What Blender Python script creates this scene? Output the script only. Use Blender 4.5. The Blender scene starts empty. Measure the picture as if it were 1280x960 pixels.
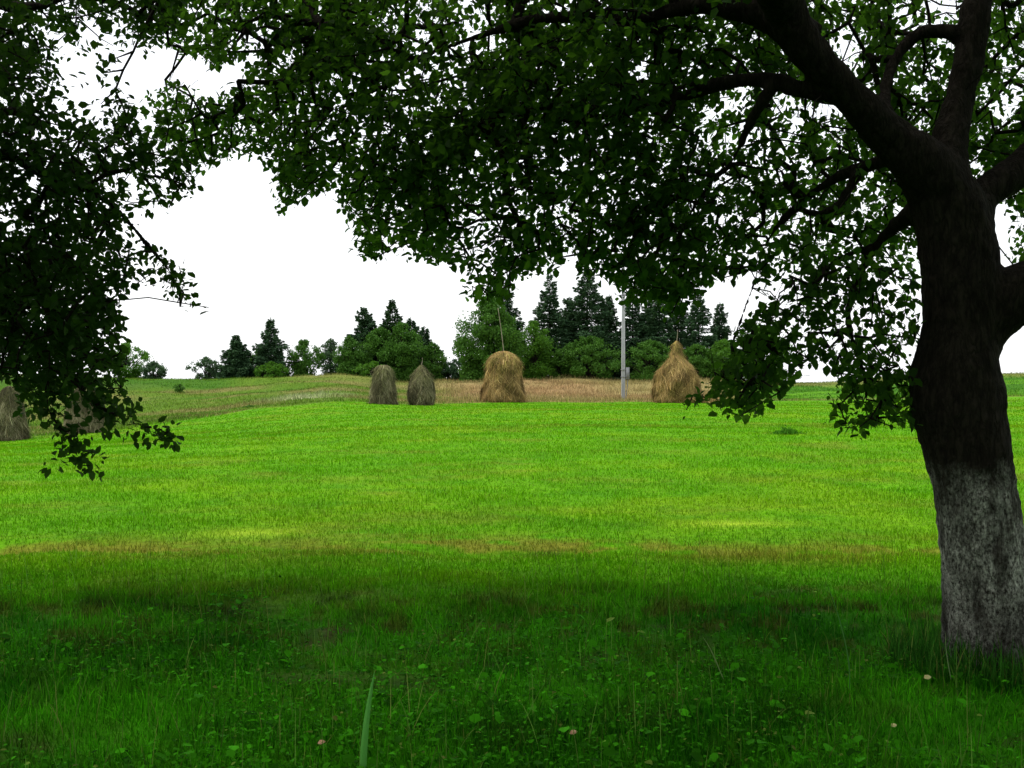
import bpy, math, random
import numpy as np
from mathutils import Vector

# ------------------------------------------------------------------ camera
scene = bpy.context.scene
F = 1256.0            # focal length in photo pixels (1280 wide)
EYE = 1.6
HOR = 470.0
cam_d = bpy.data.cameras.new("camera")
cam = bpy.data.objects.new("camera", cam_d)
scene.collection.objects.link(cam)
cam.location = (0, 0, EYE)
cam_d.sensor_width = 36.0
cam_d.lens = 36.0 * F / 1280.0
cam.rotation_euler = (math.radians(90) - math.atan((480 - HOR) / F), 0, 0)
cam_d.clip_start = 0.05
cam_d.clip_end = 6000
scene.camera = cam

# ------------------------------------------------------------------ light
SUN_DIR = Vector((-0.52, 0.06, 0.84)).normalized()     # towards the sun
elev = math.asin(SUN_DIR.z)
azim = math.atan2(SUN_DIR.x, SUN_DIR.y)
world = bpy.data.worlds.new("World")
scene.world = world
world.use_nodes = True
nt = world.node_tree
nt.nodes.clear()
o = nt.nodes.new('ShaderNodeOutputWorld')
sky = nt.nodes.new('ShaderNodeTexSky')
sky.sky_type = 'NISHITA'
sky.sun_disc = False
sky.sun_elevation = elev
sky.sun_rotation = azim
sky.dust_density = 6.0
b1 = nt.nodes.new('ShaderNodeBackground'); b1.inputs[1].default_value = 0.05
b2 = nt.nodes.new('ShaderNodeBackground'); b2.inputs[1].default_value = 1.25
b2.inputs[0].default_value = (0.97, 0.985, 1.0, 1)       # white overcast layer
ad = nt.nodes.new('ShaderNodeAddShader')
nt.links.new(sky.outputs[0], b1.inputs[0])
nt.links.new(b1.outputs[0], ad.inputs[0])
nt.links.new(b2.outputs[0], ad.inputs[1])
nt.links.new(ad.outputs[0], o.inputs[0])
sd = bpy.data.lights.new("sun", 'SUN')
sd.energy = 1.5
sd.angle = math.radians(14)
sd.color = (1.0, 0.95, 0.86)
sun = bpy.data.objects.new("sun", sd)
scene.collection.objects.link(sun)
sun.location = SUN_DIR * 60
sun.rotation_euler = SUN_DIR.to_track_quat('Z', 'Y').to_euler()
scene.view_settings.view_transform = 'Standard'
scene.view_settings.look = 'None'
scene.view_settings.exposure = 0.0
scene.view_settings.gamma = 1.0
scene.view_settings.use_curve_mapping = False
scene.render.engine = 'CYCLES'
scene.cycles.max_bounces = 6
scene.cycles.diffuse_bounces = 3
scene.cycles.transmission_bounces = 3
scene.cycles.transparent_max_bounces = 4

C = scene.collection
rs = np.random.RandomState(7)

# ------------------------------------------------------------------ helpers
def P(px, py, Y):
    """a point at distance Y that appears at photo pixel (px,py)"""
    return np.array([(px - 640) * Y / F, Y, EYE + (HOR - py) * Y / F])

def proj(p):
    Y = np.maximum(p[..., 1], 0.01)
    return 640 + p[..., 0] * F / Y, HOR - (p[..., 2] - EYE) * F / Y

_tab = np.random.RandomState(3).rand(256, 256)
def vnoise(x, y):
    xi = np.floor(x).astype(int); yi = np.floor(y).astype(int)
    fx = x - xi; fy = y - yi
    fx = fx * fx * (3 - 2 * fx); fy = fy * fy * (3 - 2 * fy)
    a = _tab[xi % 256, yi % 256]; b = _tab[(xi + 1) % 256, yi % 256]
    c = _tab[xi % 256, (yi + 1) % 256]; d = _tab[(xi + 1) % 256, (yi + 1) % 256]
    return (a * (1 - fx) + b * fx) * (1 - fy) + (c * (1 - fx) + d * fx) * fy
def fbm(x, y, o=4):
    s = 0; a = 0.5; t = 0
    for i in range(o):
        s = s + a * vnoise(x * 2 ** i + 17.3 * i, y * 2 ** i + 9.1 * i); t += a; a *= 0.55
    return s / t
def sstep(a, b, x):
    t = np.clip((x - a) / (b - a), 0, 1)
    return t * t * (3 - 2 * t)

def mesh_from(name, V, tris=None, quads=None, cols=None, smooth=False):
    me = bpy.data.meshes.new(name)
    V = np.asarray(V, dtype=np.float32)
    nt_ = 0 if tris is None else len(tris)
    nq = 0 if quads is None else len(quads)
    me.vertices.add(len(V)); me.vertices.foreach_set("co", V.ravel())
    loops = []
    if nt_: loops.append(np.asarray(tris, dtype=np.int32).ravel())
    if nq: loops.append(np.asarray(quads, dtype=np.int32).ravel())
    loops = np.concatenate(loops)
    me.loops.add(len(loops)); me.loops.foreach_set("vertex_index", loops)
    me.polygons.add(nt_ + nq)
    ls = np.concatenate([np.arange(nt_) * 3, nt_ * 3 + np.arange(nq) * 4]).astype(np.int32)
    me.polygons.foreach_set("loop_start", ls)
    if smooth:
        me.polygons.foreach_set("use_smooth", np.ones(nt_ + nq, dtype=bool))
    if cols is not None:
        at = me.color_attributes.new("col", 'FLOAT_COLOR', 'POINT')
        c4 = np.ones((len(V), 4), dtype=np.float32); c4[:, :3] = cols
        at.data.foreach_set("color", c4.ravel())
    me.update(calc_edges=True)
    me.validate()
    return me

def obj(name, me, mat=None, parent=None, loc=None):
    ob = bpy.data.objects.new(name, me)
    C.objects.link(ob)
    if mat: me.materials.append(mat)
    if parent is not None: ob.parent = parent
    if loc is not None: ob.location = loc
    return ob
def thing(name, label, cat, loc, group=None):
    ob = bpy.data.objects.new(name, None)
    C.objects.link(ob)
    ob.location = [float(v) for v in loc]
    ob.empty_display_size = 0.3
    ob["label"] = label; ob["category"] = cat
    if group: ob["group"] = group
    return ob
def tag(ob, label, cat, group=None, kind=None):
    ob["label"] = label; ob["category"] = cat
    if group: ob["group"] = group
    if kind: ob["kind"] = kind
    return ob

class MB:
    """collects vertex/triangle/quad arrays"""
    def __init__(s): s.V = []; s.T = []; s.Q = []; s.K = []; s.n = 0
    def add(s, V, T=None, Q=None, K=None):
        V = np.asarray(V, float).reshape(-1, 3)
        if T is not None: s.T.append(np.asarray(T).reshape(-1, 3) + s.n)
        if Q is not None: s.Q.append(np.asarray(Q).reshape(-1, 4) + s.n)
        s.V.append(V); s.n += len(V)
        if K is not None: s.K.append(np.broadcast_to(K, (len(V), 3)))
    def mesh(s, name, smooth=False, off=None):
        V = np.concatenate(s.V)
        if off is not None: V = V - np.asarray(off)
        return mesh_from(name, V, np.concatenate(s.T) if s.T else None,
                         np.concatenate(s.Q) if s.Q else None,
                         np.concatenate(s.K) if s.K else None, smooth)

def frames(pts):
    pts = np.asarray(pts, float)
    d = np.gradient(pts, axis=0)
    d /= np.linalg.norm(d, axis=1)[:, None] + 1e-9
    ref = np.array([0.0, 0.0, 1.0]) if abs(d[:, 2]).mean() < 0.8 else np.array([1.0, 0.0, 0.0])
    a = np.cross(d, ref); a /= np.linalg.norm(a, axis=1)[:, None] + 1e-9
    b = np.cross(d, a)
    return d, a, b
def tube(mb, pts, rad, n=8, wob=0.0, K=None, cap=True):
    pts = np.asarray(pts, float); rad = np.broadcast_to(rad, len(pts))
    d, a, b = frames(pts)
    th = np.linspace(0, 2 * math.pi, n, endpoint=False)
    r = rad[:, None] * np.ones(n)[None]
    if wob:
        r = r * (1 + wob * (rs.rand(*r.shape) - .5))
    V = pts[:, None] + r[..., None] * (np.cos(th)[None, :, None] * a[:, None] + np.sin(th)[None, :, None] * b[:, None])
    m = len(pts)
    i = np.arange(m - 1)[:, None] * n; j = np.arange(n)[None]; j2 = (j + 1) % n
    Q = np.stack([i + j, i + j2, i + n + j2, i + n + j], -1).reshape(-1, 4)
    V = V.reshape(-1, 3)
    T = None
    if cap:
        V = np.vstack([V, pts[0], pts[-1]])
        k = np.arange(n); k2 = (k + 1) % n
        T = np.vstack([np.stack([k2, k, np.full(n, m * n)], -1),
                       np.stack([(m - 1) * n + k, (m - 1) * n + k2, np.full(n, m * n + 1)], -1)])
    mb.add(V, T, Q, K)
def spline(pts, per=6):
    """Catmull-Rom through rows (any number of columns)"""
    p = np.asarray(pts, float)
    if len(p) < 3:
        t = np.linspace(0, 1, per + 1)[:, None]
        return p[0] * (1 - t) + p[-1] * t
    p = np.vstack([2 * p[0] - p[1], p, 2 * p[-1] - p[-2]])
    out = []
    for i in range(1, len(p) - 2):
        for t in np.linspace(0, 1, per, endpoint=False):
            a, b, c, d = p[i - 1:i + 3]
            out.append(.5 * ((2 * b) + (-a + c) * t + (2 * a - 5 * b + 4 * c - d) * t * t + (-a + 3 * b - 3 * c + d) * t ** 3))
    out.append(p[-2])
    return np.array(out)

# ------------------------------------------------------------------ materials
def new_mat(name):
    m = bpy.data.materials.new(name); m.use_nodes = True
    n = m.node_tree; n.nodes.clear()
    out = n.nodes.new('ShaderNodeOutputMaterial')
    return m, n, out
def N(n, t, **kw):
    nd = n.nodes.new(t)
    for k, v in kw.items(): setattr(nd, k, v)
    return nd
def noise(n, scale, detail=4, rough=.6, vec=None):
    nd = N(n, 'ShaderNodeTexNoise'); nd.inputs['Scale'].default_value = scale
    nd.inputs['Detail'].default_value = detail; nd.inputs['Roughness'].default_value = rough
    if vec is not None: n.links.new(vec, nd.inputs['Vector'])
    return nd
def ramp(n, fac, stops):
    r = N(n, 'ShaderNodeValToRGB')
    el = r.color_ramp.elements
    el[0].position = stops[0][0]; el[0].color = (*stops[0][1], 1)
    el[1].position = stops[1][0]; el[1].color = (*stops[1][1], 1)
    for p, c in stops[2:]:
        e = el.new(p); e.color = (*c, 1)
    n.links.new(fac, r.inputs[0])
    return r
def mult(n, a, b, f=1.0, mode='MULTIPLY'):
    m = N(n, 'ShaderNodeMix', data_type='RGBA', blend_type=mode)
    m.inputs[0].default_value = f
    n.links.new(a, m.inputs[6]); n.links.new(b, m.inputs[7])
    return m.outputs[2]

def leaf_mat(name, c1, c2, trans=0.35, tcol=(0.25, 0.5, 0.04), attr=False, rough=.55, scale=3.0, spec=.25, varied=False):
    m, n, out = new_mat(name)
    g = N(n, 'ShaderNodeNewGeometry')
    if attr:
        at = N(n, 'ShaderNodeAttribute', attribute_name='col')
        v = ramp(n, g.outputs['Random Per Island'], [(0, (.65, .65, .65)), (1, (1.35, 1.35, 1.35))])
        col = mult(n, at.outputs['Color'], v.outputs[0])
        tc = col
    else:
        nz = noise(n, scale, 3, .6, g.outputs['Position'])
        ma = N(n, 'ShaderNodeMath', operation='ADD')
        mm = N(n, 'ShaderNodeMath', operation='MULTIPLY'); mm.inputs[1].default_value = .5
        n.links.new(g.outputs['Random Per Island'], mm.inputs[0])
        n.links.new(mm.outputs[0], ma.inputs[0]); 
        m3 = N(n, 'ShaderNodeMath', operation='MULTIPLY'); m3.inputs[1].default_value = .5
        n.links.new(nz.outputs[0], m3.inputs[0]); n.links.new(m3.outputs[0], ma.inputs[1])
        r = ramp(n, ma.outputs[0], [(.2, c1), (.8, c2)])
        col = r.outputs[0]; tc = None
        if varied:
            r2 = ramp(n, ma.outputs[0], [(.25, tuple(.5 * v for v in tcol)), (.8, tuple(1.6 * v for v in tcol))]); tc = r2.outputs[0]
    p = N(n, 'ShaderNodeBsdfPrincipled')
    n.links.new(col, p.inputs['Base Color'])
    p.inputs['Roughness'].default_value = rough
    p.inputs['Specular IOR Level'].default_value = spec
    t = N(n, 'ShaderNodeBsdfTranslucent')
    if tc is not None: n.links.new(tc, t.inputs[0])
    else: t.inputs[0].default_value = (*tcol, 1)
    mx = N(n, 'ShaderNodeMixShader'); mx.inputs[0].default_value = trans
    n.links.new(p.outputs[0], mx.inputs[1]); n.links.new(t.outputs[0], mx.inputs[2])
    n.links.new(mx.outputs[0], out.inputs[0])
    return m

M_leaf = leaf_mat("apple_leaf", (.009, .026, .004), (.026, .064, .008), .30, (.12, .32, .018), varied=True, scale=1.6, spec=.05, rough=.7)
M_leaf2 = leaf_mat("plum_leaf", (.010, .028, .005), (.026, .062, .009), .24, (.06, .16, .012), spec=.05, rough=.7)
M_blade = leaf_mat("grass_blade", None, None, .30, attr=True, rough=.8, spec=.03)
M_con = leaf_mat("spruce_needles", (.028, .070, .032), (.066, .135, .056), .15, (.05, .12, .03), scale=.6, spec=.1)
M_con2 = leaf_mat("fir_needles", (.018, .050, .018), (.045, .105, .030), .12, (.04, .12, .02), scale=.6, spec=.1)
M_dec = leaf_mat("mid_foliage", (.034, .100, .013), (.078, .195, .022), .25, (.08, .22, .02), scale=.7, spec=.12)
M_dec2 = leaf_mat("light_foliage", (.040, .115, .012), (.085, .22, .020), .30, (.13, .32, .02), scale=.7, spec=.12)
M_dec3 = leaf_mat("grey_foliage", (.035, .075, .035), (.080, .14, .065), .25, (.08, .18, .05), scale=.7, spec=.12)
M_hayg = leaf_mat("gold_hay", None, None, .15, attr=True, rough=.9, spec=.05)

def ground_mat():
    m, n, out = new_mat("meadow_ground")
    g = N(n, 'ShaderNodeNewGeometry')
    at = N(n, 'ShaderNodeAttribute', attribute_name='col')
    mp = N(n, 'ShaderNodeMapping'); mp.inputs['Scale'].default_value = (1, .35, 1)
    n.links.new(g.outputs['Position'], mp.inputs[0])
    a = noise(n, 9, 6, .7, g.outputs['Position'])
    r = ramp(n, a.outputs[0], [(.3, (.62, .62, .6)), (.7, (1.35, 1.35, 1.35))])
    b = noise(n, 1.3, 5, .65, mp.outputs[0])
    r2 = ramp(n, b.outputs[0], [(.3, (.80, .86, .8)), (.7, (1.22, 1.12, 1.1))])
    c = mult(n, at.outputs['Color'], r.outputs[0])
    c = mult(n, c, r2.outputs[0])
    p = N(n, 'ShaderNodeBsdfPrincipled'); p.inputs['Roughness'].default_value = .95
    p.inputs['Specular IOR Level'].default_value = .05
    n.links.new(c, p.inputs['Base Color'])
    bm = N(n, 'ShaderNodeBump'); bm.inputs['Strength'].default_value = .8; bm.inputs['Distance'].default_value = .05
    n.links.new(a.outputs[0], bm.inputs['Height']); n.links.new(bm.outputs[0], p.inputs['Normal'])
    n.links.new(p.outputs[0], out.inputs[0])
    return m
M_ground = ground_mat()

def bark_mat(name, wash_z=None):
    m, n, out = new_mat(name)
    g = N(n, 'ShaderNodeNewGeometry')
    mp = N(n, 'ShaderNodeMapping'); mp.inputs['Scale'].default_value = (1, 1, .30)
    n.links.new(g.outputs['Position'], mp.inputs[0])
    a = noise(n, 26, 6, .7, mp.outputs[0])
    v = N(n, 'ShaderNodeTexVoronoi', feature='DISTANCE_TO_EDGE'); v.inputs['Scale'].default_value = 17
    # warp the cracks
    w = noise(n, 7, 4, .6, mp.outputs[0])
    va = N(n, 'ShaderNodeVectorMath', operation='MULTIPLY_ADD')
    n.links.new(w.outputs['Color'], va.inputs[0]); va.inputs[1].default_value = (.34, .34, .34)
    n.links.new(mp.outputs[0], va.inputs[2]); n.links.new(va.outputs[0], v.inputs['Vector'])
    base = ramp(n, a.outputs[0], [(.3, (.009, .007, .005)), (.75, (.040, .033, .025))])
    vr = ramp(n, v.outputs['Distance'], [(0, (.55, .55, .55)), (.22, (1, 1, 1))])
    col = mult(n, base.outputs[0], vr.outputs[0])
    if wash_z is not None:
        sep = N(n, 'ShaderNodeSeparateXYZ'); n.links.new(g.outputs['Position'], sep.inputs[0])
        e = noise(n, 9, 5, .7, g.outputs['Position'])
        # height mask with ragged edge
        h = N(n, 'ShaderNodeMath', operation='MULTIPLY_ADD'); n.links.new(e.outputs[0], h.inputs[0])
        h.inputs[1].default_value = .34; n.links.new(sep.outputs['Z'], h.inputs[2])
        hm = N(n, 'ShaderNodeMapRange'); n.links.new(h.outputs[0], hm.inputs[0])
        hm.inputs[1].default_value = wash_z + .06; hm.inputs[2].default_value = wash_z + .22
        hm.inputs[3].default_value = 1; hm.inputs[4].default_value = 0
        lo = N(n, 'ShaderNodeMapRange'); n.links.new(h.outputs[0], lo.inputs[0])
        lo.inputs[1].default_value = .15; lo.inputs[2].default_value = .75
        lo.inputs[3].default_value = .25; lo.inputs[4].default_value = 1
        mq = N(n, 'ShaderNodeMapping'); mq.inputs['Scale'].default_value = (1, 1, .6)
        n.links.new(g.outputs['Position'], mq.inputs[0])
        f = noise(n, 60, 8, .85, mq.outputs[0])
        f2 = noise(n, 9, 5, .7, mp.outputs[0])
        fr = N(n, 'ShaderNodeMapRange'); n.links.new(f.outputs[0], fr.inputs[0])
        fr.inputs[1].default_value = .42; fr.inputs[2].default_value = .66
        f2r = N(n, 'ShaderNodeMapRange'); n.links.new(f2.outputs[0], f2r.inputs[0])
        f2r.inputs[1].default_value = .40; f2r.inputs[2].default_value = .62
        f2r.inputs[3].default_value = .14
        k = hm.outputs[0]
        for q in (lo.outputs[0], fr.outputs[0], f2r.outputs[0]):
            mm = N(n, 'ShaderNodeMath', operation='MULTIPLY')
            n.links.new(k, mm.inputs[0]); n.links.new(q, mm.inputs[1]); k = mm.outputs[0]
        mx = N(n, 'ShaderNodeMix', data_type='RGBA')
        n.links.new(k, mx.inputs[0]); n.links.new(col, mx.inputs[6]); mx.inputs[7].default_value = (.80, .82, .70, 1)
        col = mx.outputs[2]
    p = N(n, 'ShaderNodeBsdfPrincipled'); p.inputs['Roughness'].default_value = .95
    p.inputs['Specular IOR Level'].default_value = .08
    n.links.new(col, p.inputs['Base Color'])
    ad_ = N(n, 'ShaderNodeMath', operation='MULTIPLY'); ad_.use_clamp = False
    n.links.new(vr.outputs[0], ad_.inputs[0]); n.links.new(a.outputs[0], ad_.inputs[1])
    bm = N(n, 'ShaderNodeBump'); bm.inputs['Strength'].default_value = 1.0; bm.inputs['Distance'].default_value = .03
    n.links.new(ad_.outputs[0], bm.inputs['Height']); n.links.new(bm.outputs[0], p.inputs['Normal'])
    n.links.new(p.outputs[0], out.inputs[0])
    return m
M_bark = bark_mat("orchard_bark", wash_z=1.10)
M_bark2 = bark_mat("plain_bark")

def simple(name, c1, c2, scale, rough=.85, zs=1):
    m, n, out = new_mat(name)
    g = N(n, 'ShaderNodeNewGeometry')
    mp = N(n, 'ShaderNodeMapping'); mp.inputs['Scale'].default_value = (1, 1, zs)
    n.links.new(g.outputs['Position'], mp.inputs[0])
    a = noise(n, scale, 6, .7, mp.outputs[0])
    r = ramp(n, a.outputs[0], [(.3, c1), (.7, c2)])
    p = N(n, 'ShaderNodeBsdfPrincipled'); p.inputs['Roughness'].default_value = rough
    p.inputs['Specular IOR Level'].default_value = .2
    n.links.new(r.outputs[0], p.inputs['Base Color'])
    bm = N(n, 'ShaderNodeBump'); bm.inputs['Strength'].default_value = .4; bm.inputs['Distance'].default_value = .02
    n.links.new(a.outputs[0], bm.inputs['Height']); n.links.new(bm.outputs[0], p.inputs['Normal'])
    n.links.new(p.outputs[0], out.inputs[0])
    return m
M_conc = simple("weathered_concrete", (.24, .25, .25), (.38, .39, .39), 5, zs=.3)
M_metal = simple("grey_painted_metal", (.16, .17, .18), (.26, .27, .28), 7, .5)
M_wood = simple("weathered_pole_wood", (.16, .13, .09), (.34, .29, .22), 9, zs=.2)
M_fall = simple("fallen_leaf_skin", (.36, .20, .10), (.55, .36, .22), 60)
M_fally = simple("fallen_leaf_yellow", (.50, .46, .16), (.66, .62, .30), 60)

# ------------------------------------------------------------------ terrain
KX = np.array([-500, 0, 130, 250, 330, 420, 520, 640, 860, 1000, 1280, 1800.])
KY = np.array([12, 25, 45, 65, 80, 100, 130, 300, 2600.])
R = {
 25: [568, 566, 563, 558, 555, 552, 550, 550, 550, 549, 549, 549],
 45: [562, 550, 543, 531, 523, 517, 515, 514, 513, 513, 512, 512],
 65: [530, 525, 520, 512, 503, 498, 504, 504, 504, 503, 499, 499],
 80: [500, 500, 499, 495, 489, 483, 492, 492, 492, 494, 489, 489],
 100: [470, 470, 472, 476, 473, 470, 479, 475, 474, 479, 468, 468]}
KZ = np.zeros((len(KY), len(KX)))
for i, y in enumerate(KY):
    if y in R: KZ[i] = EYE + (HOR - np.array(R[y])) * y / F
KZ[6] = KZ[5] - .9; KZ[7] = -3.0; KZ[8] = -14.0
def herm(p0, p1, m0, m1, t):
    t2 = t * t; t3 = t2 * t
    return (2 * t3 - 3 * t2 + 1) * p0 + (t3 - 2 * t2 + t) * m0 + (-2 * t3 + 3 * t2) * p1 + (t3 - t2) * m1
def slopes(K, Z, axis):
    Z = np.moveaxis(Z, axis, 0); d = np.diff(Z, axis=0) / np.diff(K).reshape(-1, *([1] * (Z.ndim - 1)))
    m = np.zeros_like(Z); m[1:-1] = .5 * (d[1:] + d[:-1])
    m[1:-1] = np.where(d[1:] * d[:-1] < 0, m[1:-1] * .5, m[1:-1])
    return np.moveaxis(m, 0, axis)
KSY = slopes(KY, KZ, 0)
def zf(X, Y):
    X = np.asarray(X, float); Y = np.asarray(Y, float)
    Ys = np.clip(Y, 12, 2599)
    px = np.clip(640 + X * F / Ys, -499, 1799)
    i = np.clip(np.searchsorted(KY, Ys, 'right') - 1, 0, len(KY) - 2)
    h = KY[i + 1] - KY[i]; t = (Ys - KY[i]) / h
    j = np.clip(np.searchsorted(KX, px, 'right') - 1, 0, len(KX) - 2)
    s = (px - KX[j]) / (KX[j + 1] - KX[j]); s = s * s * (3 - 2 * s) * .5 + s * .5
    a = herm(KZ[i, j], KZ[i + 1, j], KSY[i, j] * h, KSY[i + 1, j] * h, t)
    b = herm(KZ[i, j + 1], KZ[i + 1, j + 1], KSY[i, j + 1] * h, KSY[i + 1, j + 1] * h, t)
    z = a * (1 - s) + b * s
    z = z + (fbm(X * 2.3 + 4, Y * 2.3 + 40, 3) - .5) * .07 * (1 - sstep(7, 10, Y))
    z = z + (fbm(X * .5 + 40, Y * .5 + 40, 3) - .5) * .10 * sstep(1, 4, np.abs(Y) + np.abs(X) * .2)
    # rough knoll and hayfield undulate more
    z = z + (fbm(X * .16 + 5, Y * .16 + 70, 3) - .5) * .9 * sstep(68, 85, Y) * (1 - sstep(120, 200, Y))
    # low lip of turf at the edge of the orchard
    lip = np.exp(-((Y - 6.9 - (vnoise(X * .6 + 9, X * 0 + 2) - .5) * 1.0) / .45) ** 2)
    z = z + lip * (.03 + .07 * vnoise(X * 1.3 + 3, Y * 1.3))
    lip2 = np.exp(-((Y - 9.3 - (vnoise(X * .3 + 4, X * 0 + 7) - .5) * .5) / .3) ** 2)
    z = z - lip2 * .04
    return z

BX = np.array([-500, 0, 130, 250, 330, 420, 480, 640, 850, 1000, 1280, 1800.])
BY = np.array([40, 45, 47, 52, 57, 60, 61.5, 66, 66, 68, 70, 70.])
def ground_col(X, Y):
    X = np.asarray(X, float); Y = np.asarray(Y, float)
    px = 640 + X * F / np.maximum(Y, 5)
    n1 = fbm(X * .45, Y * .55 + 5, 5); n2 = fbm(X * 1.6 + 30, Y * 2.2, 4); n3 = fbm(X * .07 + 8, Y * .12 + 3, 3)
    bright = np.array([.092, .280, .002]); yel = np.array([.132, .292, .003]); brn = np.array([.175, .180, .020])
    deep = np.array([.050, .205, .003])
    c = bright + (yel - bright) * sstep(.42, .75, n1)[..., None]
    c = c + (deep - c) * (sstep(.52, .75, n2) * .45)[..., None]
    c = c + (brn - c) * (sstep(.60, .80, fbm(X * .55 + 90, Y * .8 + 60, 5)) * .38)[..., None]
    # dry swath lines left by mowing
    for yb, w, s in ((9.35, .55, .9), (12.2, .35, .2), (15.5, .5, .28), (21, .8, .18), (31, 1.2, .25), (46, 1.8, .25), (59, 1.4, .3)):
        yy = Y - yb - (fbm(X * .22 + yb, X * 0 + yb, 3) - .5) * w * 2.4 - X * .02
        k = np.exp(-(yy / w) ** 2) * s * sstep(.36, .60, fbm(X * 2.0 + yb * 3, Y * 3.5, 4))
        c = c + (brn * 1.05 - c) * k[..., None]
    # dapples of light painted into the grass colour as bright patches
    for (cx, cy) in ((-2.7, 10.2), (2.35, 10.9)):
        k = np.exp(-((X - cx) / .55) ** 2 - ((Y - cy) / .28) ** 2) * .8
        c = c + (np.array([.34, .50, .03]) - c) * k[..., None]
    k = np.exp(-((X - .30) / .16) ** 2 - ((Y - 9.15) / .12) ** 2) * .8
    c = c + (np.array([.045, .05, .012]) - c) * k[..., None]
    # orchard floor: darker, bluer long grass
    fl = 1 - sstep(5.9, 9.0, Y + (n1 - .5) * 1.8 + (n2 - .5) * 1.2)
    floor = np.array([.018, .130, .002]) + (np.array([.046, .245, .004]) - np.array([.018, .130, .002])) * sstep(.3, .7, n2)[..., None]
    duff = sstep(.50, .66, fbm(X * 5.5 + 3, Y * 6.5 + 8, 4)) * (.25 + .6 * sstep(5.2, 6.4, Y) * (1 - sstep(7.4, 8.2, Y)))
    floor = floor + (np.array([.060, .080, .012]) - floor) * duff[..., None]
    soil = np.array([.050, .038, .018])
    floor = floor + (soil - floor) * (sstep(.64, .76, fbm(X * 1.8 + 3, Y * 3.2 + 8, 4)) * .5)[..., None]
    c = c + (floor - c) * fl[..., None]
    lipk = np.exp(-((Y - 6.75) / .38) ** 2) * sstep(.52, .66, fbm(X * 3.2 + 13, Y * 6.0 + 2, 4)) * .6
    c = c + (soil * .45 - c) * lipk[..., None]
    # beyond the mown meadow
    Yb = np.interp(px, BX, BY) + (vnoise(X * .4, Y * .1) - .5) * 1.6
    far = sstep(0, 1.2, Y - Yb)
    olive = np.array([.090, .172, .014]); straw = np.array([.270, .230, .095]); pale = np.array([.34, .37, .20])
    dgreen = np.array([.040, .130, .008]); tan = np.array([.165, .168, .048])
    m = fbm(X * .12 + 11, Y * .25 + 2, 4)
    rough = olive + (tan - olive) * sstep(.42, .70, m)[..., None]
    rough = rough + (dgreen - rough) * (sstep(.58, .75, fbm(X * .15 + 51, Y * .35 + 2, 4)) * .6)[..., None]
    # top-left strip of tall darker grass
    k = sstep(84, 88, Y) * (1 - sstep(96, 99, Y)) * (1 - sstep(270, 310, px)) * .8
    rough = rough + (dgreen - rough) * k[..., None]
    # whitish seed heads on the knoll flank
    k = np.exp(-((px - 385) / 55) ** 2 - ((Y - 68.5 + (px - 385) * -.03) / 3.5) ** 2) * sstep(.35, .6, n1)
    rough = rough + (pale - rough) * k[..., None]
    k = sstep(84, 97, Y) * sstep(330, 420, px)
    rough = rough + (tan * 1.25 - rough) * (k * .6)[..., None]
    sw = sstep(470, 600, px + (m - .5) * 120)
    stubble = straw + (np.array([.29, .20, .095]) - straw) * sstep(.4, .7, n3)[..., None]
    stubble = stubble + (np.array([.20, .21, .06]) - stubble) * ((1 - sstep(68, 74, Y + (m - .5) * 8)) * .55)[..., None]
    fc = rough + (stubble - rough) * sw[..., None]
    rg = sstep(880, 960, px)
    right = dgreen * 1.15 + (np.array([.085, .23, .010]) - dgreen) * sstep(.4, .6, fbm(X * .08, Y * .5, 3))[..., None]
    k = np.exp(-((Y - 70.5) / 1.3) ** 2) + sstep(90, 95, Y)
    right = right + (tan - right) * (np.clip(k, 0, 1) * .8)[..., None]
    fc = fc + (right - fc) * rg[..., None]
    c = c + (fc - c) * far[..., None]
    return np.clip(c, 0.001, .8)

rr = np.concatenate([[0], np.geomspace(.4, 3, 20, endpoint=False), np.geomspace(3, 130, 430, endpoint=False), np.geomspace(130, 2500, 50)])
th = np.concatenate([np.linspace(-38, 38, 520), np.linspace(38, 322, 110)[1:-1]]) * math.pi / 180
RR, TH = np.meshgrid(rr[1:], th, indexing='ij')
GX = RR * np.sin(TH); GY = RR * np.cos(TH)
GZ = zf(GX, GY)
nr, nth = RR.shape
V = np.vstack([np.stack([GX, GY, GZ], -1).reshape(-1, 3), [[0, 0, float(zf(0., 0.))]]])
i = np.arange(nr - 1)[:, None] * nth; j = np.arange(nth)[None]; j2 = (j + 1) % nth
Q = np.stack([i + j, i + nth + j, i + nth + j2, i + j2], -1).reshape(-1, 4)
T = np.stack([np.full(nth, nr * nth), np.arange(nth), (np.arange(nth) + 1) % nth], -1)
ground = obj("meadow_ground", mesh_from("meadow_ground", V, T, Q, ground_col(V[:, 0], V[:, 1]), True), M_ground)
ground["kind"] = "structure"; ground["label"] = "green mown meadow rising to a rough grassy crest"

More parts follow.
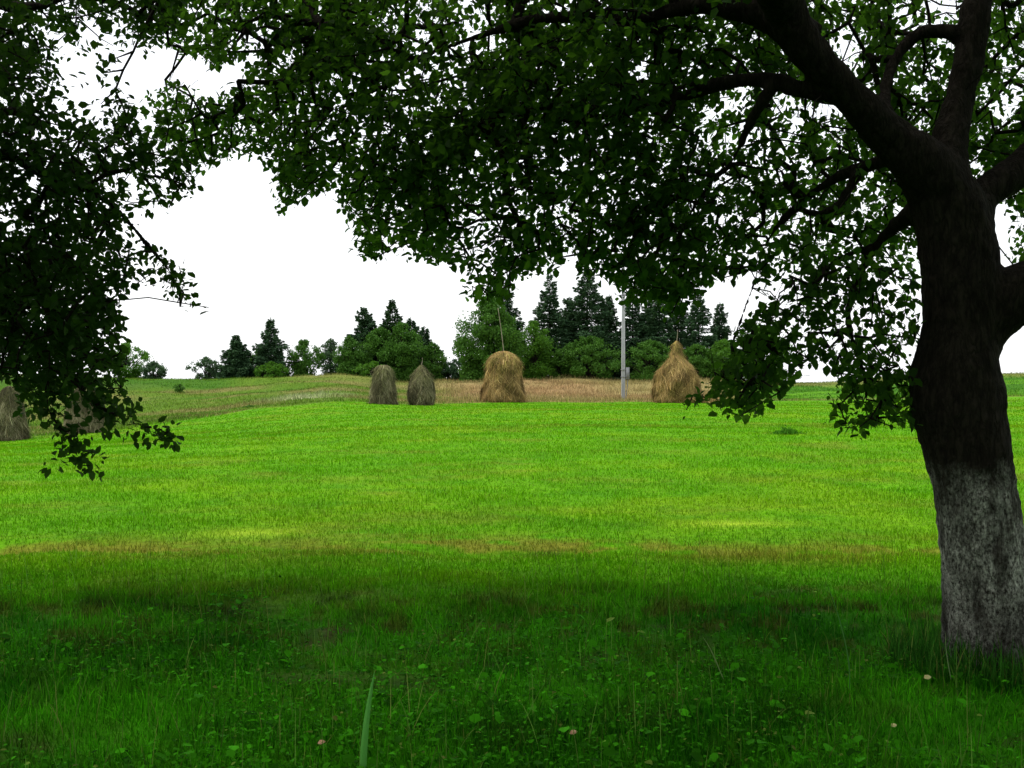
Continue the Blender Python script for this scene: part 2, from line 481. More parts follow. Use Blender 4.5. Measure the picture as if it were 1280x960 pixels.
# ------------------------------------------------------------------ grass
def blades(name, X, Y, h, w, cols, lean=.35, segs=2, label='', curve=.5):
    n = len(X); Z = zf(X, Y) - .01
    az = rs.rand(n) * 2 * math.pi
    side = np.stack([np.cos(az), np.sin(az), np.zeros(n)], -1)
    la = rs.rand(n) * 2 * math.pi; lm = np.abs(rs.randn(n)) * lean
    L = np.stack([np.cos(la) * lm, np.sin(la) * lm, np.zeros(n)], -1)
    base = np.stack([X, Y, Z], -1)
    rows = []
    for k in range(segs + 1):
        t = k / segs
        up = np.array([0, 0, 1.0]) * (h * t * (1 - .25 * t * lm.clip(0, 1.5)))[:, None]
        c = base + up + L * (h * (t ** (1 + curve)))[:, None]
        ww = w * (1 - .25 * t if t < 1 else 0)
        if k < segs:
            rows += [c - side * ww[:, None] * .5, c + side * ww[:, None] * .5]
        else: rows.append(c)
    m = len(rows)
    V = np.stack(rows, 1).reshape(-1, 3)
    o_ = np.arange(n)[:, None] * m
    Qs = [o_ + np.array([[2 * k, 2 * k + 1, 2 * k + 3, 2 * k + 2]]) for k in range(segs - 1)]
    T = o_ + np.array([[2 * segs - 2, 2 * segs - 1, 2 * segs]])
    K = np.repeat(cols, m, axis=0)
    me = mesh_from(name, V, T, np.concatenate(Qs) if Qs else None, K)
    ob = obj(name, me, M_blade); tag(ob, label, 'grass', kind='stuff')
    return ob
def jitter_col(c, a=.25, yel=.12):
    n = len(c)
    k = 1 + a * rs.randn(n)[:, None]
    c = c * np.clip(k, .4, 1.8)
    y = (rs.rand(n) < yel)[:, None]
    return np.clip(np.where(y, c * .5 + np.array([.20, .22, .05]) * .6, c), .002, .7)
def sample(n, y0, y1, power=1.0, margin=1.12):
    """ground points inside the view wedge with a margin, density falling with distance"""
    u = rs.rand(n)
    if power == 1.0: Y = y0 * (y1 / y0) ** u
    else:
        e = 1 - power; Y = (y0 ** e + u * (y1 ** e - y0 ** e)) ** (1 / e)
    X = (rs.rand(n) * 2 - 1) * (Y * .51 * margin + .7)
    return X, Y

# orchard floor
n = 210000
X, Y = sample(n, 2.6, 9.0, .6)
cl = fbm(X * 1.4 + 7, Y * 1.4 + 1, 3)
h = (.025 + .080 * rs.rand(n) ** 2.2) * (.5 + cl * 1.1) * (1 - .35 * sstep(6.2, 8.0, Y))
keep = fbm(X * 1.8 + 3, Y * 3.2 + 8, 4) < (.66 + .15 * rs.rand(n))
X, Y, h = X[keep], Y[keep], h[keep]
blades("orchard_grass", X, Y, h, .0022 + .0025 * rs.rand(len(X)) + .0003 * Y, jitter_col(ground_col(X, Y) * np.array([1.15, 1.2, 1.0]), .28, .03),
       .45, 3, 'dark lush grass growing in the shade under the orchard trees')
# sparse tall stems
n = 900
X, Y = sample(n, 3.2, 8.8, .8)
blades("tall_grass", X, Y, .14 + .20 * rs.rand(n) ** 1.7, np.full(n, .004), jitter_col(np.tile([.10, .22, .03], (n, 1)), .25, .2), .3, 4,
       'sparse taller grass stems standing above the shaded orchard grass')
# grass close round the trunk
n = 2500
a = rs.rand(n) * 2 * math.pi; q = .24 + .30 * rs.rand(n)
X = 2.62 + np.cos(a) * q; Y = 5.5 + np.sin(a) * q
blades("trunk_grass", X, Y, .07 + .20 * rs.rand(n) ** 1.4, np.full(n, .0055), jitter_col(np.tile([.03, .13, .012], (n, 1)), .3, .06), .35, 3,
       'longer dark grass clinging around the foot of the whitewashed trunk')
# mown meadow, near
n = 260000
X, Y = sample(n, 6.6, 32, 1.0)
cl = fbm(X * 1.2 + 17, Y * 1.2 + 31, 3)
h = (.018 + .045 * rs.rand(n)) * (.5 + cl) * (1 + Y * .012)
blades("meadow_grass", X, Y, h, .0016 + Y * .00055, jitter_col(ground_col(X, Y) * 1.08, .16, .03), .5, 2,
       'short bright green mown grass of the open meadow')
n = 90000
X, Y = sample(n, 30, 66, 1.0)
h = (.03 + .05 * rs.rand(n))
Yb = np.interp(640 + X * F / Y, BX, BY); k = Y < Yb
X, Y, h = X[k], Y[k], h[k]
blades("distant_meadow_grass", X, Y, h, Y * .0008, jitter_col(ground_col(X, Y) * 1.05, .10, .01), .5, 2,
       'short bright green grass of the far half of the meadow')
# rough hay grass behind
n = 170000
X, Y = sample(n, 44, 106, .4)
Yb = np.interp(640 + X * F / Y, BX, BY); k = Y > Yb + .3
X, Y = X[k], Y[k]; n = len(X)
cc = ground_col(X, Y)
dry = sstep(.12, .25, cc[:, 0])
h = (.10 + .30 * rs.rand(n)) * (.35 + 1.1 * fbm(X * .2, Y * .3, 3)) * (.6 + .6 * dry)
blades("rough_hay_grass", X, Y, h, .018 + .022 * rs.rand(n), jitter_col(cc * 1.05, .25, .05), .6, 2,
       'tall uncut straw coloured and olive grass on the crest behind the haystacks')

# low broad-leaved herbs (clover, plantain) on the orchard floor
def ovals(pos, d, nrm, L, W, full=True):
    """leaf shapes; pos base, d direction, nrm leaf normal (all n x 3)"""
    s = np.cross(d, nrm); s /= np.linalg.norm(s, axis=1)[:, None] + 1e-9
    nn = np.cross(s, d)
    L = L[:, None]; W = W[:, None]
    def pt(t, w, z): return pos + d * L * t + s * W * w + nn * L * z
    if full:
        V = np.stack([pt(0, 0, 0), pt(.35, -.5, .06), pt(.35, 0, -.03), pt(.35, .5, .06), pt(.72, -.38, .02), pt(.72, 0, -.05),
                      pt(.72, .38, .02), pt(1, 0, -.13)], 1)
        T = np.array([[0, 2, 1], [0, 3, 2], [4, 5, 7], [5, 6, 7]]); Qd = np.array([[1, 2, 5, 4], [2, 3, 6, 5]])
        m = 8
    else:
        V = np.stack([pt(0, 0, 0), pt(.5, -.5, .05), pt(1, 0, -.05), pt(.5, .5, .05)], 1)
        T = None; Qd = np.array([[0, 3, 2, 1]]); m = 4
    o_ = np.arange(len(pos))[:, None, None] * m
    return V.reshape(-1, 3), (None if T is None else (o_ + T[None]).reshape(-1, 3)), (o_ + Qd[None]).reshape(-1, 4), m
def unit(v): return v / (np.linalg.norm(v, axis=-1, keepdims=True) + 1e-9)
n = 50000
X, Y = sample(n, 2.6, 8.6, .4)
k = fbm(X * 1.1 + 77, Y * 1.1 + 3, 3) > (.36 + .16 * rs.rand(n) + .35 * sstep(5.4, 8.4, Y)); X, Y = X[k], Y[k]; n = len(X)
Z = zf(X, Y) + .015 + .06 * rs.rand(n)
az = rs.rand(n) * 2 * math.pi
d = unit(np.stack([np.cos(az), np.sin(az), rs.randn(n) * .35 + .1], -1))
nr_ = unit(np.stack([rs.randn(n) * .35, rs.randn(n) * .35, np.ones(n)], -1))
L = .013 + .017 * rs.rand(n); big = rs.rand(n) < .07; L = np.where(big, L * 2.3, L)
V, T, Qd, m = ovals(np.stack([X, Y, Z], -1), d, nr_, L, L * .75)
K = np.repeat(jitter_col(np.tile([.034, .200, .004], (n, 1)), .40, .03), m, axis=0)
ob = obj("clover_ground_cover", mesh_from("clover_ground_cover", V, T, Qd, K, True), M_blade)
tag(ob, 'small round clover and herb leaves spread through the shaded grass', 'ground cover', kind='stuff')

# one broad blade at the bottom of the picture
def ribbon(name, pts, w, col, label, cat, group=None):
    p = spline(pts, 6); n = len(p); t = np.linspace(0, 1, n)
    ww = w * (1 - t ** 2.2) ** .8 * (.6 + .4 * np.minimum(1, t * 5))
    s = np.array([1, .25, 0]); s = s / np.linalg.norm(s)
    off = np.array([0, 1, 0])
    V = np.concatenate([p - s * ww[:, None] / 2, p + off * (-.12 * ww)[:, None], p + s * ww[:, None] / 2])
    i = np.arange(n - 1)
    Q = np.vstack([np.stack([i, i + n, i + n + 1, i + 1], -1), np.stack([i + n, i + 2 * n, i + 2 * n + 1, i + n + 1], -1)])
    me = mesh_from(name, V - p[0], None, Q, np.tile(col, (3 * n, 1)), True)
    ob = obj(name, me, M_blade, loc=[float(v) for v in p[0]])
    md = ob.modifiers.new("thick", 'SOLIDIFY'); md.thickness = .0008
    tag(ob, label, cat, group)
    return ob
ribbon("broad_grass_blade", [P(452, 985, 3.95), P(455, 930, 3.95), P(460, 885, 3.97), P(468, 838, 4.0)], .029, (.15, .48, .09),
       'single wide pale green grass blade standing at the bottom of the picture', 'grass blade')
ribbon("grass_stalk", [P(1062, 880, 4.9), P(1062, 830, 4.9), P(1050, 775, 4.92), P(1034, 728, 4.95)], .008, (.08, .24, .05),
       'long thin grass stalk leaning left, standing left of the whitewashed trunk', 'grass stalk')
ribbon("grass_stalk", [P(1190, 850, 4.9), P(1184, 815, 4.9), P(1183, 790, 4.9)], .006, (.20, .30, .12),
       'short pale stalk curving up against the left foot of the whitewashed trunk', 'grass stalk')
ribbon("grass_stalk", [P(905, 850, 5.0), P(890, 815, 5.0), P(878, 795, 5.0)], .007, (.20, .30, .10),
       'pale bent grass stalk in shade below the right-hand haystack', 'grass stalk')

def fallen(px, py, mat, size, label):
    Y = 1.6 * F / (py - HOR); x, y = (px - 640) * Y / F, Y
    z = float(zf(x, y)) + .06
    V, T, Qd, m = ovals(np.zeros((1, 3)), unit(np.array([[.9, .2, .25]])), unit(np.array([[.1, -.45, .9]])), np.array([size]), np.array([size * .7]))
    ob = obj("fallen_leaf", mesh_from("fallen_leaf", V, T, Qd, None, True), mat, loc=(x, y, z))
    md = ob.modifiers.new("thick", 'SOLIDIFY'); md.thickness = .001
    tag(ob, label, 'fallen leaf', 'fallen leaves on the shaded grass')
fallen(396, 952, M_fall, .035, 'pinkish brown fallen leaf at the bottom, left of the wide grass blade')
fallen(712, 934, M_fall, .038, 'pinkish brown fallen leaf on shaded grass right of bottom centre')
fallen(1156, 868, M_fally, .045, 'pale yellow fallen leaf on grass just left of the trunk foot')
fallen(1115, 934, M_fally, .030, 'small tan fallen leaf near the bottom edge below the yellow leaf')

# ------------------------------------------------------------------ haystacks
def haystack(px, Y, prof, gold, label, pole=None, seed=0, lean=0.0, cat='haystack'):
    """prof: list of (half width px, height px above the base)"""
    r0 = np.random.RandomState(seed)
    s = Y / F
    x = (px - 640) * s; z = float(zf(x, Y)) - .04
    root = thing("haystack", label, cat, (x, Y, z), 'haystacks along the far edge of the meadow')
    pr = spline([(a * s, b * s) for a, b in prof], 5)
    nth_ = 40; th_ = np.linspace(0, 2 * math.pi, nth_, endpoint=False)
    rr_, hh = pr[:, 0].clip(.01), pr[:, 1]
    ph = r0.rand(8) * 6.28
    def bump(tt, h_):
        return 1 + .05 * np.sin(2 * tt + ph[0] + h_ * .8) + .035 * np.sin(5 * tt + ph[1] + h_ * 2.1) + .03 * np.sin(9 * tt + ph[2] - h_ * 3.3) + .22 * (fbm(np.cos(tt) * 2.6 + seed * 7 + 20, np.sin(tt) * 2.6 + h_ * 2.3 + 20, 3) - .5)
    TT, HH = np.meshgrid(th_, hh); RRR = rr_[:, None] * bump(TT, HH)
    RRR = RRR * (1 + .05 * (r0.rand(*RRR.shape) - .5))
    V = np.stack([np.cos(TT) * RRR + HH * lean, np.sin(TT) * RRR, HH], -1)
    m_ = len(hh)
    i = np.arange(m_ - 1)[:, None] * nth_; j = np.arange(nth_)[None]; j2 = (j + 1) % nth_
    Q = np.stack([i + j, i + j2, i + nth_ + j2, i + nth_ + j], -1).reshape(-1, 4)
    V = np.vstack([V.reshape(-1, 3), [[hh[-1] * lean, 0, hh[-1]]]])
    T = np.stack([(m_ - 1) * nth_ + np.arange(nth_), (m_ - 1) * nth_ + (np.arange(nth_) + 1) % nth_, np.full(nth_, m_ * nth_)], -1)
    mb = MB()
    c0 = np.array([.215, .135, .042]) if gold else np.array([.090, .078, .036])
    c1 = np.array([.370, .265, .115]) if gold else np.array([.205, .195, .115])
    cg = np.array([.30, .27, .07]) if gold else np.array([.14, .15, .055])
    kk = r0.rand(len(V))[:, None]
    mb.add(V, T, Q, c0 * .8 + (c1 - c0) * kk * .5)
    # drooping hay strands lying on the surface
    n = 6500
    hq = r0.rand(n) ** .9 * hh[-1]
    tq = r0.rand(n) * 2 * math.pi
    order = np.argsort(hh)
    rq = np.interp(hq, hh[order], rr_[order]) * bump(tq, hq)
    ln = .22 + .42 * r0.rand(n)
    segs = []
    dth = r0.randn(n) * .65 + .08
    wv = (.014 + .034 * r0.rand(n) ** 2) * (Y / 66)
    stray = (r0.rand(n) < .22) * r0.rand(n) * .26
    for k, t in enumerate((0, .5, 1)):
        h2 = np.maximum(hq - ln * t, .0)
        t2 = tq + dth * t * ln / np.maximum(rq, .25)
        r2 = np.interp(h2, hh[order], rr_[order]) * bump(t2, h2) + .015 + (.02 + .07 * (t == 1) * r0.rand(n)) + stray * t
        r2 = r2 + .02 * r0.randn(n)
        c = np.stack([np.cos(t2) * r2 + h2 * lean, np.sin(t2) * r2, h2], -1)
        tan_ = np.stack([-np.sin(t2), np.cos(t2), np.zeros(n)], -1)
        segs += [c - tan_ * (wv * (1 - .5 * t) * .5)[:, None], c + tan_ * (wv * (1 - .5 * t) * .5)[:, None]]
    V = np.stack(segs, 1).reshape(-1, 3)
    o_ = np.arange(n)[:, None, None] * 6
    Q = (o_ + np.array([[[0, 1, 3, 2], [2, 3, 5, 4]]])).reshape(-1, 4)
    u = r0.rand(n)[:, None]; cs = c0 + (c1 - c0) * u
    top = sstep(.35, .95, hq / hh[-1])[:, None] * (r0.rand(n)[:, None] < (.35 if gold else .5))
    cs = cs + (cg - cs) * top * .8
    blot = fbm(tq * 3.2 + seed, hq * 2.2 + seed, 4)[:, None]
    cs = cs * (.42 + 1.0 * sstep(.34, .64, blot)) * (.7 + .6 * r0.rand(n, 1))
    mb.add(V, None, Q, np.repeat(cs, 6, axis=0))
    # loose wisps strewn round the foot
    n = 700; tq = r0.rand(n) * 6.283; rq = rr_[0] * (.95 + .30 * r0.rand(n) ** 2)
    pos = np.stack([np.cos(tq) * rq, np.sin(tq) * rq, .05 + .06 * r0.rand(n)], -1)
    V, T, Qd, m = ovals(pos, unit(r0.randn(n, 3) * [1, 1, .25]), unit(r0.randn(n, 3) * .3 + [0, 0, 1]), .15 + .3 * r0.rand(n), .02 + .03 * r0.rand(n), False)
    mb.add(V, None, Qd, np.repeat((c0 + (c1 - c0) * r0.rand(n, 1)) * .8, m, axis=0))
    obj("hay", mb.mesh("hay"), M_hayg, root)
    if pole:
        mp_ = MB(); dx, top_px, rad = pole
        h0 = hh[-1] - .6; ht = top_px * s
        pts = [np.array([h0 * lean, 0, h0]), np.array([hh[-1] * lean, 0, hh[-1]]), np.array([hh[-1] * lean + dx * s * .5 + .02, .02, (hh[-1] + ht) / 2]),
               np.array([hh[-1] * lean + dx * s, 0, ht])]
        tube(mp_, spline(pts, 4), np.linspace(rad, rad * .6, 13), 6)
        obj("pole", mp_.mesh("pole", True), M_wood, root)
    return root
haystack(629.5, 67, [(23, -1), (27, 2), (27, 10), (25, 20), (22, 34), (22, 44), (20, 53), (14, 60), (7, 63.5), (1, 64.5)], True,
         'golden domed haystack with a long thin pole rising from its top', pole=(-7, 118, .035), seed=1)
haystack(846, 66, [(24, -1), (28.5, 3), (29, 12), (28.5, 24), (25, 36), (18, 47), (11, 54), (7, 60), (5, 67), (3.5, 74), (1, 78)], True,
         'golden bell shaped haystack with a pointed tip, right of the concrete pole', pole=(1, 92, .03), seed=2)
haystack(479, 60, [(14, -1), (15.5, 2), (15.5, 12), (14.5, 22), (12.5, 32), (11, 40), (9.5, 46), (5, 49.5), (1, 50)], False,
         'small grey brown haystack with a blunt rounded top, standing left of its pointed neighbour', pole=None, seed=3)
haystack(527, 61, [(11, -1), (14, 3), (15.5, 11), (15, 20), (13, 30), (10, 38), (6, 44), (3, 49), (1, 51)], False,
         'small grey brown haystack tapering to a point, between the blunt one and the golden dome', pole=(1, 60, .022), seed=4)
haystack(12, 45, [(18, -1), (19, 3), (18, 18), (17, 34), (14, 48), (10, 60), (5, 67), (1, 69)], False,
         'grey brown haystack cut by the left edge of the picture, seen under the hanging leaves', pole=None, seed=5)
haystack(105, 47, [(20, -1), (22, 3), (21, 14), (19, 28), (16, 42), (12, 52), (6, 58), (1, 60)], False,
         'grey brown haystack half hidden behind the lowest hanging leaves on the left', pole=None, seed=6)
haystack(886, 65.2, [(7, -1), (9, 1), (8, 6), (5, 11), (1, 14)], True,
         'low loose heap of pale hay lying at the right foot of the bell shaped haystack', pole=None, seed=7, cat='hay heap')

# ------------------------------------------------------------------ concrete pole
def pole():
    Y = 71.0; s = Y / F; x = (779 - 640) * s; z = float(zf(x, Y)) - .1
    root = thing("utility_pole", 'tall pale concrete utility pole with a small grey box near its foot', 'utility pole', (x, Y, z))
    mb = MB(); hgt = 9.4
    b = [(-.13, -.10), (.13, -.10), (.13, .10), (-.13, .10)]; t_ = [(-.10, -.07), (.10, -.07), (.10, .07), (-.10, .07)]
    V = [(p[0], p[1], 0) for p in b] + [(p[0], p[1], hgt) for p in t_]
    mb.add(V, None, [[0, 1, 5, 4], [1, 2, 6, 5], [2, 3, 7, 6], [3, 0, 4, 7], [4, 5, 6, 7]])
    # raised edge flanges give the face its shadow groove
    for sx in (-1, 1):
        V = []
        for zz, w, d_ in ((0, .13, .10), (hgt - .02, .10, .07)):
            xo = sx * w; xi = sx * (w - .055)
            V += [(xi, -d_ - .035, zz), (xo, -d_ - .035, zz), (xo + sx * .003, -d_ + .01, zz), (xi, -d_ + .01, zz)]
        mb.add(V, None, [[0, 1, 5, 4], [1, 2, 6, 5], [2, 3, 7, 6], [3, 0, 4, 7], [4, 5, 6, 7]])
    o1 = obj("post", mb.mesh("post"), M_conc, root)
    mb = MB()
    def box(mb, c, h):
        c = np.array(c); h = np.array(h)
        V = [c + h * np.array(q) for q in ((-1, -1, -1), (1, -1, -1), (1, 1, -1), (-1, 1, -1), (-1, -1, 1), (1, -1, 1), (1, 1, 1), (-1, 1, 1))]
        mb.add(V, None, [[0, 3, 2, 1], [4, 5, 6, 7], [0, 1, 5, 4], [1, 2, 6, 5], [2, 3, 7, 6], [3, 0, 4, 7]])
    box(mb, (.30, -.03, 1.95), (.13, .12, .42))
    ob = obj("meter_box", mb.mesh("meter_box"), M_metal, root)
    bv = ob.modifiers.new("bevel", 'BEVEL'); bv.width = .015; bv.segments = 2
    mb = MB(); box(mb, (.30, -.16, 1.95), (.10, .012, .36))
    obj("door", mb.mesh("door"), M_metal, ob)
    mb = MB(); tube(mb, [(.30, -.03, 1.54), (.30, -.03, 1.2), (.20, -.02, .2), (.19, 0, .02)], .03, 6)
    obj("conduit", mb.mesh("conduit", True), M_metal, root)
    for zz in (1.7, 2.2):
        mb = MB(); box(mb, (.0, -.01, zz), (.165, .155, .025))
        obj("bracket", mb.mesh("bracket"), M_metal, root)
pole()

# ------------------------------------------------------------------ background trees
def limb_tube(mb, a, b, r0_, r1_, n=5):
    a = np.array(a, float); b = np.array(b, float)
    m = (a + b) / 2 + np.array([0, 0, .08 * np.linalg.norm(b - a)])
    tube(mb, spline([a, m, b], 3), np.linspace(r0_, r1_, 7), n)
def conifer(px, top, w, Y, mat, label, seed, base=None, dens=1.0, droop=.25):
    r0 = np.random.RandomState(seed); s = Y / F
    x = (px - 640) * s; z = float(zf(x, Y)) - .1
    H = EYE + (HOR - top) * s - z
    root = thing("spruce_tree", label, 'tree', (x, Y, z), 'trees behind the crest')
    Rm = w * s * .62
    mb = MB()
    bend = r0.randn(2) * .02 * H
    def ax(h): return np.array([bend[0] * math.sin(h / H * 3), bend[1] * math.sin(h / H * 2.5), h])
    tube(mb, [ax(h) for h in np.linspace(0, H, 9)], np.linspace(H * .018 + .03, .012, 9), 7)
    lv = MB(); pos = []; dr = []; Ls = []
    h = H * .06
    while h < H * .985:
        t = h / H
        rad = Rm * min(1.0, (1 - t) ** .85 * 1.12) * (.75 + .5 * r0.rand())
        k = max(3, int(6 * (1 - t) + 3)); a0 = r0.rand() * 6.28
        for q in range(k):
            if r0.rand() < .12: continue
            a = a0 + q * 6.283 / k + r0.randn() * .2; ra = rad * (.55 + .75 * r0.rand())
            dirv = np.array([math.cos(a), math.sin(a), 0])
            p0 = ax(h)
            rise = .22 * t - droop * (1 - t)
            tip = p0 + dirv * ra + np.array([0, 0, ra * rise])
            tube(mb, [p0, (p0 + tip) / 2 + [0, 0, -.06 * ra], tip], [.02 + .01 * (1 - t), .012, .004], 3, cap=False)
            nn = int((24 + ra * 100) * dens)
            tt = r0.rand(nn) ** .7
            side = np.array([-dirv[1], dirv[0], 0])
            spread = (1.05 - tt) * .42 * ra + .05
            c = p0 + (tip - p0) * tt[:, None] + side * ((r0.rand(nn) * 2 - 1) * spread)[:, None]
            c[:, 2] += -.05 * ra * np.sin(tt * 3.14) - r0.rand(nn) ** 1.5 * .50 + .12
            pos.append(c)
            dd = dirv + side * r0.randn(nn)[:, None] * .7 + np.array([0, 0, 1]) * (r0.randn(nn) * .25 - .12)[:, None]
            dr.append(dd); Ls.append(.20 + .20 * r0.rand(nn))
        h += H * (.030 + .016 * r0.rand()) * (1.15 - .4 * t)
    nn = 26
    pos.append(np.stack([r0.randn(nn) * .03, r0.randn(nn) * .03, H * (.95 + .06 * r0.rand(nn))], -1) + ax(H) * [1, 1, 0]); dr.append(np.stack([r0.randn(nn) * .5, r0.randn(nn) * .5, np.ones(nn) * .8], -1)); Ls.append(np.full(nn, .12))
    pos = np.concatenate(pos); dr = unit(np.concatenate(dr)); Ls = np.concatenate(Ls)
    nr__ = unit(r0.randn(len(pos), 3) * .6 + [0, 0, 1])
    V, T, Qd, m = ovals(pos, dr, nr__, Ls, Ls * .42, False)
    obj("trunk", mb.mesh("trunk", True), M_bark2, root)
    obj("crown", mesh_from("crown", V, T, Qd), mat, root)
    return root
def broadleaf(px, top, w, Y, mat, label, seed, name="broadleaf_tree", low=.0, dens=1.0, shape=1.0, leaf=.17, cat='tree', nb=None, stems=1):
    r0 = np.random.RandomState(seed); s = Y / F
    x = (px - 640) * s; z = float(zf(x, Y)) - .1
    H = EYE + (HOR - top) * s - z; Rm = w * s * .5
    root = thing(name, label, cat, (x, Y, z), 'trees behind the crest' if cat == 'tree' else 'bushes behind the crest')
    mb = MB()
    for q in range(stems):
        tip = np.array([r0.randn() * Rm * .25 * (stems > 1), r0.randn() * Rm * .2 * (stems > 1), H * .75])
        tube(mb, spline([[q * .12, 0, 0], [r0.randn() * .05 * Rm + q * .1, 0, H * .35], tip], 4), np.linspace(H * .018 + .03, .02, 9), 7)
    nb = nb or int(26 + Rm * 12)
    P_, R_ = [], []
    for q in range(nb):
        t = low + (1 - low) * (q + r0.rand()) / nb
        env = Rm * (math.sin(math.pi * min(1, (t * .93 + .07)) ** shape) ** .6)
        rb = (.16 + .16 * r0.rand()) * min(Rm, H * .45) * (1.15 - .5 * t)
        a = r0.rand() * 6.28; rad = max(0, env - rb * .8) * r0.rand() ** .45
        c = np.array([math.cos(a) * rad, math.sin(a) * rad * .9, t * H - rb * .6 * (t > .6)])
        c[2] = min(c[2], H - rb * .85)
        P_.append(c); R_.append(rb)
        p0 = np.array([0, 0, max(.05, c[2] - rad * .9) * .8])
        if rad > rb: limb_tube(mb, p0, c, .03 + .01 * H * .3, .01, 4)
    pos = []
    for c, rb in zip(P_, R_):
        nn = int((70 + 330 * rb * rb * 1.6) * dens)
        v = unit(r0.randn(nn, 3)); rad = rb * (.45 + .62 * r0.rand(nn) ** .6)
        lump = 1 + .25 * np.sin(v[:, 0] * 5 + c[0] * 3) * np.sin(v[:, 2] * 6 + c[2])
        pos.append(c + v * (rad * lump)[:, None] * [1.15, 1.1, .85])
    # stray outer sprays
    nn = int(260 * dens); v = unit(r0.randn(nn, 3)); v[:, 2] = np.abs(v[:, 2]) * .9
    pos.append(v * [Rm * .98, Rm * .9, H * .44] * (.8 + .26 * r0.rand(nn))[:, None] + [0, 0, H * .5])
    pos = np.concatenate(pos); pos = pos[pos[:, 2] > .05]
    dd = unit(r0.randn(len(pos), 3) + [0, 0, -.2]); nr__ = unit(r0.randn(len(pos), 3) + [0, 0, .8])
    Ls = leaf * (.6 + .8 * r0.rand(len(pos)))
    V, T, Qd, m = ovals(pos, dd, nr__, Ls, Ls * .7, False)
    obj("trunk", mb.mesh("trunk", True), M_bark2, root)
    obj("crown", mesh_from("crown", V, T, Qd), mat, root)
    return root

broadleaf(158, 428, 62, 104, M_dec2, 'leafy tree at far left showing between hanging leaves', 11)
broadleaf(192, 452, 34, 103, M_dec3, 'small pale bush beside the far left tree', 12, "bush", cat='bush')
broadleaf(256, 446, 50, 104, M_dec3, 'low round pale green tree left of the dark spruce', 13, dens=.8)
conifer(295, 420, 40, 103, M_con, 'small dark dense spruce next to the low pale tree', 14, dens=1.3)
broadleaf(324, 434, 36, 106, M_dec, 'narrow mid green tree between the dark spruce and the loose spruce', 15)
conifer(339, 398, 44, 104, M_con, 'loose open spruce with spreading tiers, left of the rounded trees', 16, dens=.8)
broadleaf(340, 452, 44, 101.5, M_dec2, 'low light green bush at the foot of the loose open spruce', 17, "bush", cat='bush')
broadleaf(382, 424, 52, 104, M_dec, 'rounded mid green tree left of the tall spruce clump', 18)
broadleaf(413, 423, 42, 108, M_dec3, 'greyish green tree in the gap before the tall spruce clump', 19, dens=.8)
conifer(455, 385, 66, 106, M_con, 'dark broad spruce forming the left of the tall clump', 20, dens=1.3)
broadleaf(436, 420, 44, 102, M_dec, 'mid green tree at the left foot of the tall spruce clump', 21)
conifer(491, 375, 46, 106, M_con2, 'lighter green pointed spruce, the tallest of the clump behind the small haystacks', 22, dens=1.2)
broadleaf(503, 402, 66, 103, M_dec, 'full mid green tree behind the blunt grey haystack', 23, dens=1.2)
conifer(513, 398, 44, 107, M_con, 'dark spruce rising behind the full green tree', 24)
broadleaf(540, 428, 46, 104, M_dec, 'lower dark green tree at the right end of the clump', 25)
broadleaf(476, 408, 62, 104, M_dec, 'mid green tree filling the gap between the two spruces of the tall clump', 51, dens=1.2)
conifer(530, 408, 44, 108, M_con, 'small dark spruce at the right shoulder of the tall clump', 52)
broadleaf(441, 436, 50, 103, M_dec, 'low dense green tree at the far left of the tall clump', 53, dens=1.2)
conifer(812, 372, 48, 108, M_con, 'lower spruce filling between the pole and the next spruce', 54, dens=1.1)
conifer(762, 368, 52, 108, M_con, 'lower spruce just left of the concrete pole, behind the wide shrub', 55, dens=1.1)
conifer(850, 376, 48, 108, M_con, 'lower spruce behind the tip of the bell shaped haystack', 56, dens=1.1)
broadleaf(648, 425, 60, 103, M_dec, 'dense green tree tucked behind the right side of the golden dome', 57, dens=1.2)
broadleaf(870, 430, 70, 102, M_dec, 'dense dark green shrub behind the bell shaped haystack', 58, "bush", cat='bush', dens=1.2)
broadleaf(598, 450, 50, 103, M_dec, 'low dark bush between the gap and the big light green tree', 59, "bush", cat='bush', dens=1.2)
broadleaf(555, 456, 44, 105, M_con, 'lowest dark bush right of the pointed grey haystack', 60, "bush", cat='bush', dens=1.2)
broadleaf(466, 452, 50, 100, M_dec2, 'light green bush just left behind the blunt grey haystack', 26, "bush", cat='bush')
broadleaf(575, 448, 60, 107, M_con, 'low dark hedge bush in the gap left of the golden dome haystack', 27, "bush", cat='bush')
conifer(633, 352, 52, 105, M_con, 'dark spruce peeking above the big light green tree', 28)
broadleaf(611, 370, 96, 98, M_dec, 'big light green tree right behind the golden domed haystack', 29, dens=1.2, leaf=.2)
broadleaf(668, 400, 62, 101, M_dec2, 'light green bushy tree between the big tree and the spruces', 30)
conifer(688, 340, 56, 105, M_con, 'tall spruce, leftmost of the group behind the concrete pole', 31, dens=1.1)
conifer(735, 330, 78, 106, M_con, 'tallest broad spruce, left of the concrete pole', 32, dens=1.2)
conifer(712, 372, 60, 108, M_con, 'lower spruce filling between the two tall spruces', 33)
conifer(790, 358, 52, 107, M_con, 'spruce standing directly behind the concrete pole', 34)
conifer(828, 360, 56, 106, M_con, 'spruce between the concrete pole and the bell shaped haystack', 35, dens=1.1)
conifer(872, 362, 58, 105, M_con, 'spruce behind the bell shaped haystack', 36, dens=1.0)
conifer(900, 378, 46, 107, M_con, 'shorter spruce at the right end of the spruce group', 37)
broadleaf(738, 420, 96, 101, M_dec, 'wide dark green shrub left of the concrete pole', 38, "bush", cat='bush', dens=1.2)
broadleaf(812, 425, 84, 101, M_dec, 'wide dark green shrub between pole and bell shaped haystack', 39, "bush", cat='bush', dens=1.2)
